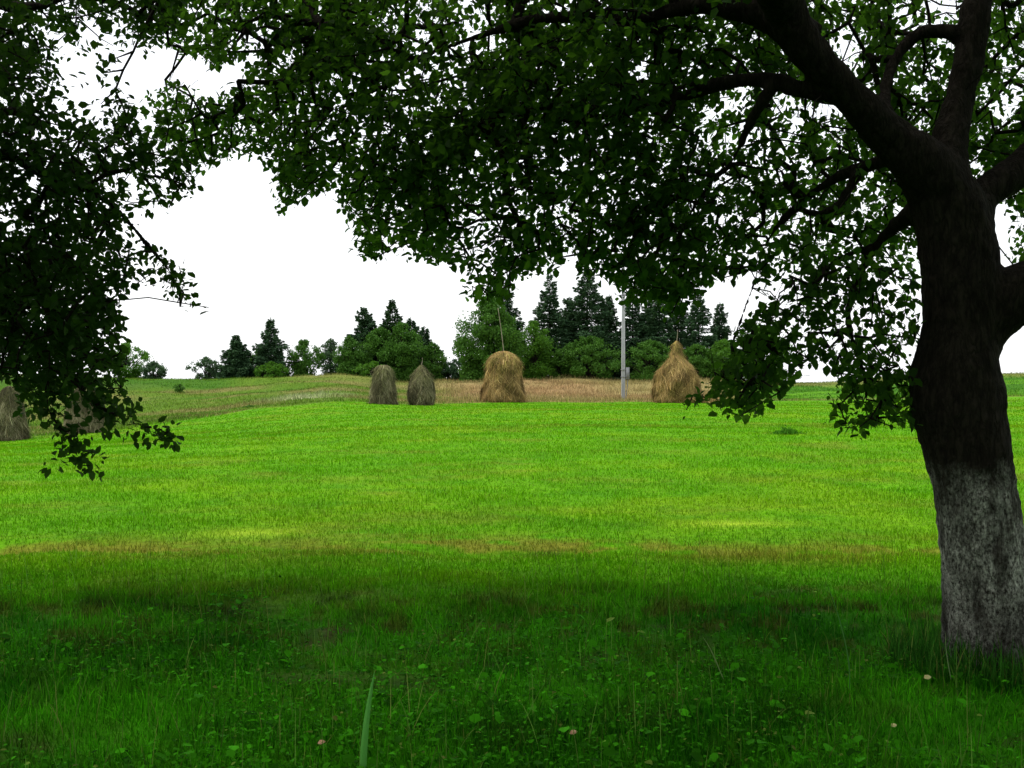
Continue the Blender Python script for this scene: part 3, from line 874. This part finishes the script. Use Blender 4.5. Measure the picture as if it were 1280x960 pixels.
broadleaf(700, 436, 56, 102, M_dec, 'dark shrub at the foot of the leftmost tall spruce', 40, "bush", cat='bush')
broadleaf(905, 424, 62, 102, M_dec2, 'light green bushy tree right behind the bell shaped haystack', 41)
broadleaf(950, 406, 92, 101, M_dec2, 'broad light green tree behind the low hanging leaves on the right', 42, dens=1.2)
broadleaf(224, 480, 16, 84, M_dec, 'tiny dark thorn bush standing alone on the olive slope', 43, "bush", cat='bush', leaf=.1, dens=.5)
broadleaf(312, 507, 17, 60, M_dec, 'tiny dark tuft at the edge of the bright meadow below the knoll', 44, "bush", cat='bush', leaf=.08, dens=.4)
def weed(px, py, w, hgt, label, seed, col):
    r0 = np.random.RandomState(seed); Y = 1.6 * F / (py - HOR)
    for _ in range(12):
        x = (px - 640) * Y / F; Y = (EYE - float(zf(x, Y))) * F / (py - HOR)
    x = (px - 640) * Y / F; n = 500
    pos = np.stack([r0.randn(n) * w * .4, r0.randn(n) * w * .3, np.abs(r0.randn(n)) * hgt * .45], -1)
    pos[:, 2] *= np.exp(-(pos[:, 0] / (w * .6)) ** 2)
    d = unit(np.stack([r0.randn(n) * .6, r0.randn(n) * .6, .4 + r0.rand(n)], -1))
    V, T, Qd, m = ovals(pos, d, unit(r0.randn(n, 3)), .04 + .07 * r0.rand(n), .02 + .015 * r0.rand(n), False)
    K = np.repeat(np.array(col) * (.6 + .8 * r0.rand(n, 1)), m, axis=0)
    ob = obj("weed_tuft", mesh_from("weed_tuft", V, T, Qd, K), M_blade, loc=(x, Y, float(zf(x, Y))))
    tag(ob, label, 'weed', 'weed tufts in the meadow')
weed(984, 543, .42, .16, 'low dark green weedy tuft alone in the meadow below the hanging leaves', 45, (.055, .18, .012))

# ------------------------------------------------------------------ foreground trees
def inpoly(x, y, poly):
    p = np.asarray(poly, float); c = np.zeros(len(x), bool); j = len(p) - 1
    for i in range(len(p)):
        xi, yi = p[i]; xj, yj = p[j]
        k = ((yi > y) != (yj > y)) & (x < (xj - xi) * (y - yi) / (yj - yi + 1e-9) + xi)
        c ^= k; j = i
    return c

def grow(limbs, anchors, step=.14, rmin=.0022, rpow=.42):
    """join every anchor to the nearest bit of wood; returns segments with radii"""
    nodes = [l[:3] for l in limbs]; par = [-1] * len(nodes); nodes = list(nodes)
    nmain = len(nodes)
    N_ = np.array(nodes); A = np.asarray(anchors)
    dist = np.array([np.min(np.linalg.norm(N_ - a, axis=1)) for a in A])
    order = np.argsort(dist)
    buf = np.zeros((len(nodes) + len(A) * 14, 3)); buf[:len(nodes)] = N_; cnt = len(nodes)
    ends = np.zeros(len(A), int)
    for ai in order:
        a = A[ai]
        dv = buf[:cnt] - a
        cost = np.linalg.norm(dv, axis=1) + .35 * np.maximum(0, -dv[:, 2])
        k = int(np.argmin(cost)); p = buf[k].copy(); L = np.linalg.norm(a - p)
        m = min(12, max(1, int(L / step))); prev = k
        sag = np.array([rs.randn() * .07, rs.randn() * .07, .12 * L]) * min(L, 1.5)
        for q in range(1, m + 1):
            t = q / m
            buf[cnt] = p + (a - p) * t + sag * math.sin(t * math.pi) + rs.randn(3) * .008
            par.append(prev); prev = cnt; cnt += 1
        ends[ai] = prev
    w = np.zeros(cnt); w[ends] = 1
    for k in range(cnt - 1, nmain - 1, -1): w[par[k]] += w[k]
    return buf[:cnt], np.array(par), w, nmain, ends

def crown_leaves(mb, anchors, outdir, nper, L0, full, reject=None, tl=.30, droop=.45):
    """twigs end at each anchor, leaves alternate along them"""
    A = np.asarray(anchors); n = len(A)
    td = unit(outdir * .8 + rs.randn(n, 3) * .55 + np.array([0, 0, -droop]))
    pos = np.repeat(A, nper, axis=0); td_ = np.repeat(td, nper, axis=0)
    t = rs.rand(len(pos)) - .35
    tlv = np.repeat(tl * (.6 + .8 * rs.rand(n)), nper)
    bend = np.array([0, 0, -1.0]) * (np.maximum(t, 0) ** 2 * .35 * tlv)[:, None]
    base = pos + td_ * (t * tlv)[:, None] + bend + rs.randn(len(pos), 3) * .028
    d = unit(td_ * .5 + rs.randn(len(pos), 3) * .75 + np.array([0, 0, -.25]))
    nn = unit(rs.randn(len(pos), 3) * .55 + np.array([0, 0, 1.0]))
    L = L0 * (.50 + .85 * rs.rand(len(pos)))
    keep = np.linalg.norm(base - np.array([0, 0, EYE]), axis=1) > 2.2
    if reject is not None: keep &= ~reject(base + d * (L * .5)[:, None])
    base, d, nn, L = base[keep], d[keep], nn[keep], L[keep]
    V, T, Q, m = ovals(base, d, nn, L, L * (.56 + .18 * rs.rand(len(L))), full)
    mb.add(V, T, Q)
    return td, tlv[::nper]

def build_tree(name, label, basep, limbs, vis, off, mats, wash, L0=.055, nper=15, displace=True, reject=None, offscale=1.9, group=None):
    """limbs: list of (rows of x,y,z,r, per-section)"""
    root = thing(name, label, 'tree', basep, group)
    bp = np.asarray(basep, float)
    mb = MB(); allp = []
    for l in limbs:
        q = spline(l, 7)
        tube(mb, q[:, :3], q[:, 3].clip(.006), 14)
        allp.append(q)
    me = mb.mesh("trunk", True, off=bp)
    tr = obj("trunk", me, mats[0], root)
    rm = tr.modifiers.new("remesh", 'REMESH'); rm.mode = 'VOXEL'; rm.voxel_size = .017; rm.use_smooth_shade = True
    sm = tr.modifiers.new("smooth", 'SMOOTH'); sm.iterations = 4; sm.factor = .5
    if displace:
        for (sz, st) in ((.35, .05), (.06, .022)):
            tx = bpy.data.textures.new("bark_relief", 'CLOUDS'); tx.noise_scale = sz; tx.noise_depth = 3
            dm = tr.modifiers.new("relief", 'DISPLACE'); dm.texture = tx; dm.strength = st; dm.mid_level = .5
    L = np.vstack(allp)
    vis = np.asarray(vis).reshape(-1, 3); off = np.asarray(off).reshape(-1, 3)
    A = np.vstack([vis, off])
    Lg = L[L[:, 3] < .12] if (L[:, 3] < .12).sum() > 20 else L
    buf, par, w, nm, ends = grow(Lg, A)
    tw = MB()
    k = np.arange(nm, len(buf)); pk = par[nm:] if len(par) == len(buf) else par[k]
    # one thin 4-sided tube per segment
    a = buf[pk]; b = buf[k]
    ra = np.minimum(.0028 * np.maximum(w[pk], 1) ** .46, .028); rb = np.minimum(.0028 * np.maximum(w[k], 1) ** .46, .028)
    ra = np.where(pk < nm, rb * 1.1, ra)
    d = unit(b - a); s1 = unit(np.cross(d, np.array([.31, .2, .93]))); s2 = np.cross(d, s1)
    ns = 5; an = np.linspace(0, 2 * math.pi, ns, endpoint=False)
    ring = lambda p, r: p[:, None] + (np.cos(an)[None, :, None] * s1[:, None] + np.sin(an)[None, :, None] * s2[:, None]) * r[:, None, None]
    V = np.concatenate([ring(a - d * .004, ra), ring(b + d * .004, rb)], axis=1).reshape(-1, 3)
    o_ = np.arange(len(a))[:, None, None] * (2 * ns)
    q_ = np.array([[i, (i + 1) % ns, ns + (i + 1) % ns, ns + i] for i in range(ns)])[None]
    tw.add(V, None, (o_ + q_).reshape(-1, 4))
    lv = MB()
    cen = L[:, :3].mean(0)
    def od(X_):
        v = X_ - cen; v[:, 2] *= .3
        return unit(v)
    if len(vis):
        td, tlv = crown_leaves(lv, vis, od(vis.copy()), nper, L0, True, reject)
        # the twig shafts themselves
        a = vis - td * (tlv * .35)[:, None]; b = vis + td * (tlv * .5)[:, None] + np.array([0, 0, -.03])
        if reject is not None:
            kk = ~reject(b); a, b, dd_ = a[kk], b[kk], td[kk]
        else: dd_ = td
        s1 = unit(np.cross(dd_, np.array([.31, .2, .93]))); s2 = np.cross(dd_, s1)
        V = np.concatenate([a[:, None] + s1[:, None] * .002, a[:, None] - s1[:, None] * .002 + s2[:, None] * .001, a[:, None] - s2[:, None] * .002, b[:, None]], axis=1).reshape(-1, 3)
        o_ = np.arange(len(a))[:, None, None] * 4
        tw.add(V, (o_ + np.array([[[0, 1, 3], [1, 2, 3], [2, 0, 3]]])).reshape(-1, 3))
    if len(off):
        crown_leaves(lv, off, od(off.copy()), 11, L0 * offscale, False, reject=in_frame, tl=.5)
    obj("branches", tw.mesh("branches", True, off=bp), M_bark2, root)
    obj("crown", lv.mesh("crown", True, off=bp), mats[1], root)
    return root

# --- where foliage shows: outlines of the two crowns in the view (each is then spread over metres of depth)
T1_POLY = [(235, -60), (1340, -60), (1340, 330), (1262, 345), (1255, 250), (1150, 310), (1150, 470), (1143, 540), (1100, 520), (1082, 545), (1060, 535),
           (1042, 530), (1045, 470), (1015, 445), (998, 470), (975, 495), (940, 528), (905, 518), (880, 500), (848, 520), (862, 497), (890, 470), (905, 430),
           (925, 400), (955, 385), (940, 340), (905, 348), (880, 352), (868, 385), (840, 400), (815, 372), (780, 380), (762, 345), (735, 345), (715, 325), (710, 295), (695, 340), (655, 335), (640, 372),
           (600, 378), (582, 366), (576, 335), (545, 322), (520, 332), (505, 300), (488, 300), (484, 320), (452, 325), (440, 290), (425, 240), (395, 242),
           (365, 252), (358, 280), (347, 272), (352, 240), (330, 200), (290, 190), (262, 208), (225, 215), (180, 190), (165, 150), (168, 112), (205, 100), (240, 110), (262, 128), (295, 112), (318, 72), (270, 85), (225, 66), (190, 40), (215, 0)]
T1_HOLES = [([(290, 22), (345, 45), (340, 68), (298, 60)], .1), ([(1160, -5), (1205, -5), (1195, 32), (1165, 28)], .05), ([(1000, 395), (1060, 400), (1050, 440), (1010, 435)], .75),
            ([(905, 350), (1000, 350), (960, 385), (905, 400)], .1), ([(700, 262), (722, 262), (722, 325), (705, 325)], .35), ([(785, 75), (815, 75), (815, 110), (790, 110)], .1),
            ([(462, 105), (500, 105), (495, 125), (465, 122)], .1), ([(560, 255), (600, 258), (610, 325), (585, 320)], .5), ([(1010, 120), (1055, 130), (1050, 160), (1005, 150)], .3),
            ([(1135, 140), (1158, 140), (1155, 190), (1135, 170)], .3), ([(1040, 30), (1070, 30), (1080, 110), (1045, 70)], .3), ([(880, 210), (915, 215), (910, 250), (885, 245)], .3), ([(1040, 460), (1045, 400), (1065, 395), (1070, 445)], .35)]
T2_POLY = [(-80, -60), (250, -60), (225, 40), (170, 75), (160, 110), (170, 150), (200, 190), (255, 205), (235, 240), (215, 262), (190, 275), (192, 305),
           (222, 330), (242, 352), (260, 385), (235, 392), (205, 368), (165, 362), (152, 385), (158, 430), (150, 468), (155, 500), (170, 522), (220, 545),
           (165, 545), (128, 535), (118, 588), (100, 580), (82, 565), (55, 548), (42, 578), (28, 570), (52, 540), (62, 515), (40, 498), (15, 480), (-10, 478), (-80, 500)]
T2_HOLES = [([(95, 28), (128, 32), (152, 45), (150, 62), (105, 60)], .2), ([(130, 90), (160, 85), (160, 120), (140, 120)], .6), ([(95, 285), (130, 290), (135, 320), (100, 315)], .5)]

def in_frame(p):
    x, y = proj(p)
    return (x > -40) & (x < 1320) & (y > -40) & (y < 1000) & (p[:, 1] > .3)
def frame_reject(poly, holes, jit=6, extra=None):
    P2 = poly
    def f(p):
        x, y = proj(p)
        inf = (x > -25) & (x < 1305) & (y > -25) & (y < 985) & (p[:, 1] > .3)
        x2 = x + rs.randn(len(x)) * jit; y2 = y + rs.randn(len(x)) * jit
        ok = inpoly(x2, y2, P2)
        for hp, keep in holes:
            ok &= ~(inpoly(x2, y2, hp) & (rs.rand(len(x)) > keep))
        if extra is not None: ok |= inpoly(x, y, extra)
        near = inf & (p[:, 1] < 3.4)
        return (inf & ~ok) | near
    return f
rej1 = frame_reject(T1_POLY, T1_HOLES); rej2 = frame_reject(T2_POLY, T2_HOLES, extra=[(20, 490), (160, 490), (235, 520), (232, 562), (140, 558), (128, 600), (88, 592), (20, 592)])

def vis_samples(n, poly, Yr, box, dens=None, clump=.34):
    out = []
    while len(out) < n:
        m = 4000
        x = box[0] + rs.rand(m) * (box[2] - box[0]); y = box[1] + rs.rand(m) * (box[3] - box[1])
        k = inpoly(x, y, poly)
        if dens is not None: k &= rs.rand(m) < dens(x, y)
        for a, b in zip(x[k], y[k]):
            Yd = Yr(a, b)
            q = P(a, b, Yd)
            c = .6 * float(vnoise(q[0] * 1.7 + q[1] * .9 + 50, q[2] * 1.9 + 50)) + .4 * float(vnoise(q[0] * 4 + 20, q[2] * 4 + q[1] * 2 + 20))
            if c < clump * (.75 + .5 * rs.rand()): continue
            out.append(q)
    return np.array(out[:n])

# right tree -------------------------------------------------------------
YT = 5.5
def LB(rows):
    """rows of px,py,half width px,Y -> x,y,z,r"""
    return np.array([[*P(a, b, Y_), hw * Y_ / F] for a, b, hw, Y_ in rows])
limbs1 = [
 LB([(1243, 862, 66, YT), (1241, 815, 58, YT), (1236, 760, 53, YT), (1228, 680, 51, YT), (1217, 600, 50, YT), (1203, 540, 53, YT), (1196, 490, 56, YT), (1198, 430, 48, YT),
     (1201, 370, 47, YT), (1197, 310, 46, YT), (1180, 250, 42, YT), (1150, 208, 34, YT - .05), (1105, 165, 24, YT - .1), (1065, 125, 22, YT - .15), (1027, 85, 22, YT - .2), (994, 40, 23, YT - .25),
     (965, -20, 25, YT - .3), (930, -120, 24, YT - .4), (880, -260, 17, YT - .3), (820, -420, 9, YT - .2)]),
 LB([(1200, 300, 42, YT), (1182, 235, 34, YT), (1185, 180, 23, YT + .05), (1200, 120, 18, YT + .1), (1212, 60, 17, YT + .12), (1222, -10, 17, YT + .15), (1240, -140, 15, YT + .3), (1230, -300, 9, YT + .4)]),
 LB([(1205, 330, 36, YT), (1215, 280, 26, YT + .05), (1228, 245, 20, YT + .1), (1262, 222, 21, YT + .15), (1300, 188, 20, YT + .2), (1380, 120, 15, YT + .3), (1480, 20, 9, YT + .5)]),
 LB([(1200, 450, 40, YT), (1228, 400, 40, YT), (1262, 372, 38, YT - .05), (1310, 345, 33, YT - .1), (1400, 280, 26, YT - .3), (1520, 180, 17, YT - .5), (1640, 60, 9, YT - .6)]),
 # horizontal limb along the top
 LB([(1010, 55, 26, YT - .2), (960, 20, 22, YT - .1), (900, 8, 15, YT), (850, 12, 11, YT + .1), (790, 26, 9, YT + .2), (720, 22, 8, YT + .3), (660, 28, 6, YT + .5), (600, 46, 5, YT + .7), (540, 66, 4, YT + .9), (480, 80, 3, YT + 1.1), (400, 60, 2.5, YT + 1.3)]),
 # second limb under it
 LB([(1040, 120, 14, YT - .15), (1000, 112, 10, YT - .1), (955, 100, 9, YT), (900, 106, 8, YT + .1), (850, 122, 7, YT + .25), (790, 138, 6, YT + .4), (730, 150, 5, YT + .6), (660, 152, 4, YT + .8), (600, 175, 3, YT + 1.), (540, 215, 2.4, YT + 1.2)]),
 LB([(970, 104, 7, YT - .05), (950, 130, 6.5, YT), (932, 165, 5, YT + .1), (915, 200, 4, YT + .2), (880, 240, 3, YT + .3), (850, 290, 2.4, YT + .4)]),
 LB([(1110, 160, 14, YT - .1), (1105, 120, 8, YT + .1), (1118, 75, 8, YT + .2), (1150, 42, 7.5, YT + .2), (1185, 42, 8, YT + .15), (1212, 50, 10, YT + .12)]),
 LB([(1130, 195, 14, YT), (1090, 205, 8, YT + .2), (1045, 222, 6.5, YT + .35), (1000, 255, 5, YT + .5), (960, 300, 3.6, YT + .6), (940, 360, 3, YT + .6), (915, 430, 2.3, YT + .6)]),
 LB([(1075, 212, 6, YT + .25), (1040, 262, 4, YT + .2), (990, 262, 3, YT + .3), (950, 262, 2, YT + .4)]),
 LB([(1150, 260, 16, YT + .05), (1110, 290, 7, YT + .25), (1075, 340, 5, YT + .4), (1060, 400, 4, YT + .4), (1080, 470, 3, YT + .4), (1085, 520, 2, YT + .4)]),
 LB([(1095, 305, 5, YT + .3), (1040, 330, 4, YT + .5), (1000, 380, 3, YT + .6), (960, 430, 2.4, YT + .6), (925, 490, 1.8, YT + .6)]),
 # limbs over and behind the viewpoint
 LB([(975, 10, 24, YT - .3), (900, -150, 20, YT - 1.2), (700, -500, 15, YT - 2.4), (300, -1800, 8, 1.6)]),
]
def L3(rows): return np.array(rows, float)
limbs1 += [L3([(2.66, 5.72, 3.95, .065), (2.7, 4.9, 4.4, .06), (2.4, 3.1, 4.8, .05), (1.6, 1.2, 4.9, .035), (1.0, -.5, 4.9, .02)]),
           L3([(2.66, 5.72, 4.0, .065), (3.8, 5.2, 4.5, .055), (5.4, 4.6, 4.8, .04), (7.0, 3.8, 4.8, .02)]),
           L3([(2.7, 5.78, 4.2, .06), (2.8, 6.8, 4.8, .05), (2.5, 7.8, 5.2, .035), (2.2, 8.6, 5.3, .02)]),
           L3([(1.18, 5.1, 4.0, .08), (.2, 4.9, 4.7, .06), (-1.2, 4.4, 5.1, .04), (-2.2, 3.4, 5.1, .02)])]
def Yr1(a, b):
    base = 5.4 + 1.9 * np.clip((1000 - a) / 700, 0, 1)
    if b > 330 and a > 840: return 5.3 + rs.rand() * .9
    if a > 900: return (4.7 + rs.rand() * .5) if rs.rand() < .006 else 5.75 + rs.rand() ** 1.3 * 2.6
    if a > 800: return 5.5 + rs.rand() * 2.2
    return base + (rs.rand() - .45) * 2.0
def den1(x, y):
    d = np.ones_like(x)
    d = np.where((x > 880) & (y > 120), .50, d)
    d = np.where((x > 1020) & (y < 330), .52, d)
    d = np.where((x > 1200), .55, d)
    d = np.where((x > 840) & (y > 370), .42, d)
    d = np.where((x < 460) & (y > 120), .80, d)
    d = np.where((x > 470) & (x < 900) & (y < 240), 1.0, d)
    return d
vis1 = vis_samples(3900, T1_POLY, Yr1, (200, -50, 1335, 550), den1)
def ellip(n, c, r, hollow=.5):
    v = unit(rs.randn(n, 3)); q = rs.rand(n) ** (1 / 3.) * (1 - hollow) + hollow * rs.rand(n) ** .2
    return np.array(c) + v * np.array(r) * q[:, None]
def offs(n, c, r, zmin=2.2):
    p = ellip(n * 2, c, r)
    x, y = proj(p)
    inf = (x > -60) & (x < 1340) & (y > -60) & (y < 1000) & (p[:, 1] > .3)
    ok = ~inf & (p[:, 2] > zmin) & (np.linalg.norm(p - [0, 0, EYE], axis=1) > 2.0)
    return p[ok][:n]
off1 = offs(3000, (1.4, 2.6, 4.9), (5.8, 4.4, 2.0))
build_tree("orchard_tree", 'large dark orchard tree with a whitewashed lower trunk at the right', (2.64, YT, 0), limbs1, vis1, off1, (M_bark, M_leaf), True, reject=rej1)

# left tree --------------------------------------------------------------
limbs2 = [
 L3([(-5.6, 5.0, -.1, .24), (-5.6, 5.0, .9, .19), (-5.5, 5.0, 1.9, .18), (-5.2, 5.1, 2.7, .13), (-4.6, 5.4, 3.5, .09), (-3.9, 5.9, 4.2, .06), (-3.0, 6.4, 4.6, .03)]),
 L3([(-5.5, 5.0, 1.9, .14), (-6.2, 4.5, 2.9, .10), (-7.2, 4.0, 3.8, .06), (-8.2, 3.6, 4.2, .02)]),
 L3([(-5.4, 5.0, 2.1, .13), (-5.2, 3.8, 3.2, .09), (-4.6, 2.4, 4.0, .06), (-4.0, .8, 4.3, .03)]),
 L3([(-5.2, 5.1, 2.5, .10), (-4.9, 6.2, 3.0, .07), (-4.4, 7.0, 3.4, .05), (-3.6, 7.6, 3.6, .03)]),
]
limbs2 += [
 np.vstack([L3([(-5.3, 5.1, 2.4, .10), (-4.6, 5.7, 2.6, .06)]), LB([(-40, 190, 8, 6.3), (50, 215, 6, 6.5), (130, 250, 4, 6.7), (180, 300, 3, 6.8), (225, 355, 2, 6.8)])]),
 np.vstack([L3([(-5.3, 5.1, 2.0, .09), (-4.5, 5.6, 2.25, .05)]), LB([(-60, 270, 7, 6.2), (10, 300, 5.5, 6.3), (45, 350, 4.5, 6.4), (70, 420, 3.5, 6.4), (105, 490, 2.8, 6.4), (150, 522, 2, 6.4), (212, 541, 1.5, 6.4)])]),
 LB([(60, 390, 3.5, 6.4), (62, 450, 3, 6.3), (60, 510, 2.4, 6.3), (85, 545, 2, 6.3), (112, 582, 1.4, 6.3)]),
 np.vstack([L3([(-4.0, 5.8, 4.0, .05)]), LB([(20, 10, 7, 6.8), (90, -5, 5, 7.0), (160, 10, 4, 7.1), (220, 40, 2.5, 7.2)])]),
]
vis2 = vis_samples(1350, T2_POLY, lambda a, b: 6.0 + rs.rand() * 2.0, (-75, -50, 262, 500),
                   clump=.40, dens=lambda x, y: np.where(y > 500, .75, np.where((x > 130), .75, .85)) * np.where(y > 460, .45, 1.0))
tips = []
for l in limbs2[5:7] + limbs2[4:5]:
    q = spline(l, 12)[:, :3]; x_, y_ = proj(q)
    k = (y_ > 440) | ((x_ > 190) & (y_ > 290))
    for c in q[k][::2]:
        tips.append(c + rs.randn(3) * .02)
vis2 = np.vstack([vis2, tips])
off2 = offs(2000, (-5.2, 3.8, 4.5), (4.9, 5.0, 2.0), 1.9)
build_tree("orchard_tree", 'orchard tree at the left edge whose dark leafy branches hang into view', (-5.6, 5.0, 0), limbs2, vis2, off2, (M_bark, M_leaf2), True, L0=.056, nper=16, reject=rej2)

# unseen orchard trees added behind and beside the viewpoint to shade the grass
def added_shade_tree(x, y, seed, label):
    lb = [L3([(x, y, -.1, .24), (x, y, .9, .18), (x + .1, y, 1.8, .17), (x + .3, y + .2, 2.8, .11), (x + .2, y + .3, 4.2, .06), (x, y, 5.2, .02)]),
          L3([(x, y, 1.7, .13), (x - 1, y + .4, 2.9, .09), (x - 2.4, y + 1, 3.9, .04)]),
          L3([(x, y, 1.8, .13), (x + 1.1, y - .5, 2.9, .09), (x + 2.6, y - .9, 3.8, .04)]),
          L3([(x, y, 1.8, .12), (x - .2, y - 1.2, 3.0, .08), (x - .5, y - 2.6, 3.8, .04)]),
          L3([(x, y, 1.9, .12), (x + .4, y + 1.2, 3.1, .08), (x + .9, y + 2.3, 3.9, .04)])]
    of = offs(1500, (x, y, 3.9), (4.3, 4.0, 2.1), 1.5)
    build_tree("orchard_tree", label, (x, y, 0), lb, np.zeros((0, 3)), of, (M_bark, M_leaf2), True, L0=.056, displace=False, reject=rej1, offscale=2.8)
added_shade_tree(-3.6, -3.4, 1, 'unseen orchard tree added for shade behind the viewpoint to the left')
added_shade_tree(3.8, -3.2, 2, 'unseen orchard tree added for shade behind the viewpoint to the right')
added_shade_tree(9.6, 2.6, 3, 'unseen orchard tree added for shade beyond the right edge of the view')
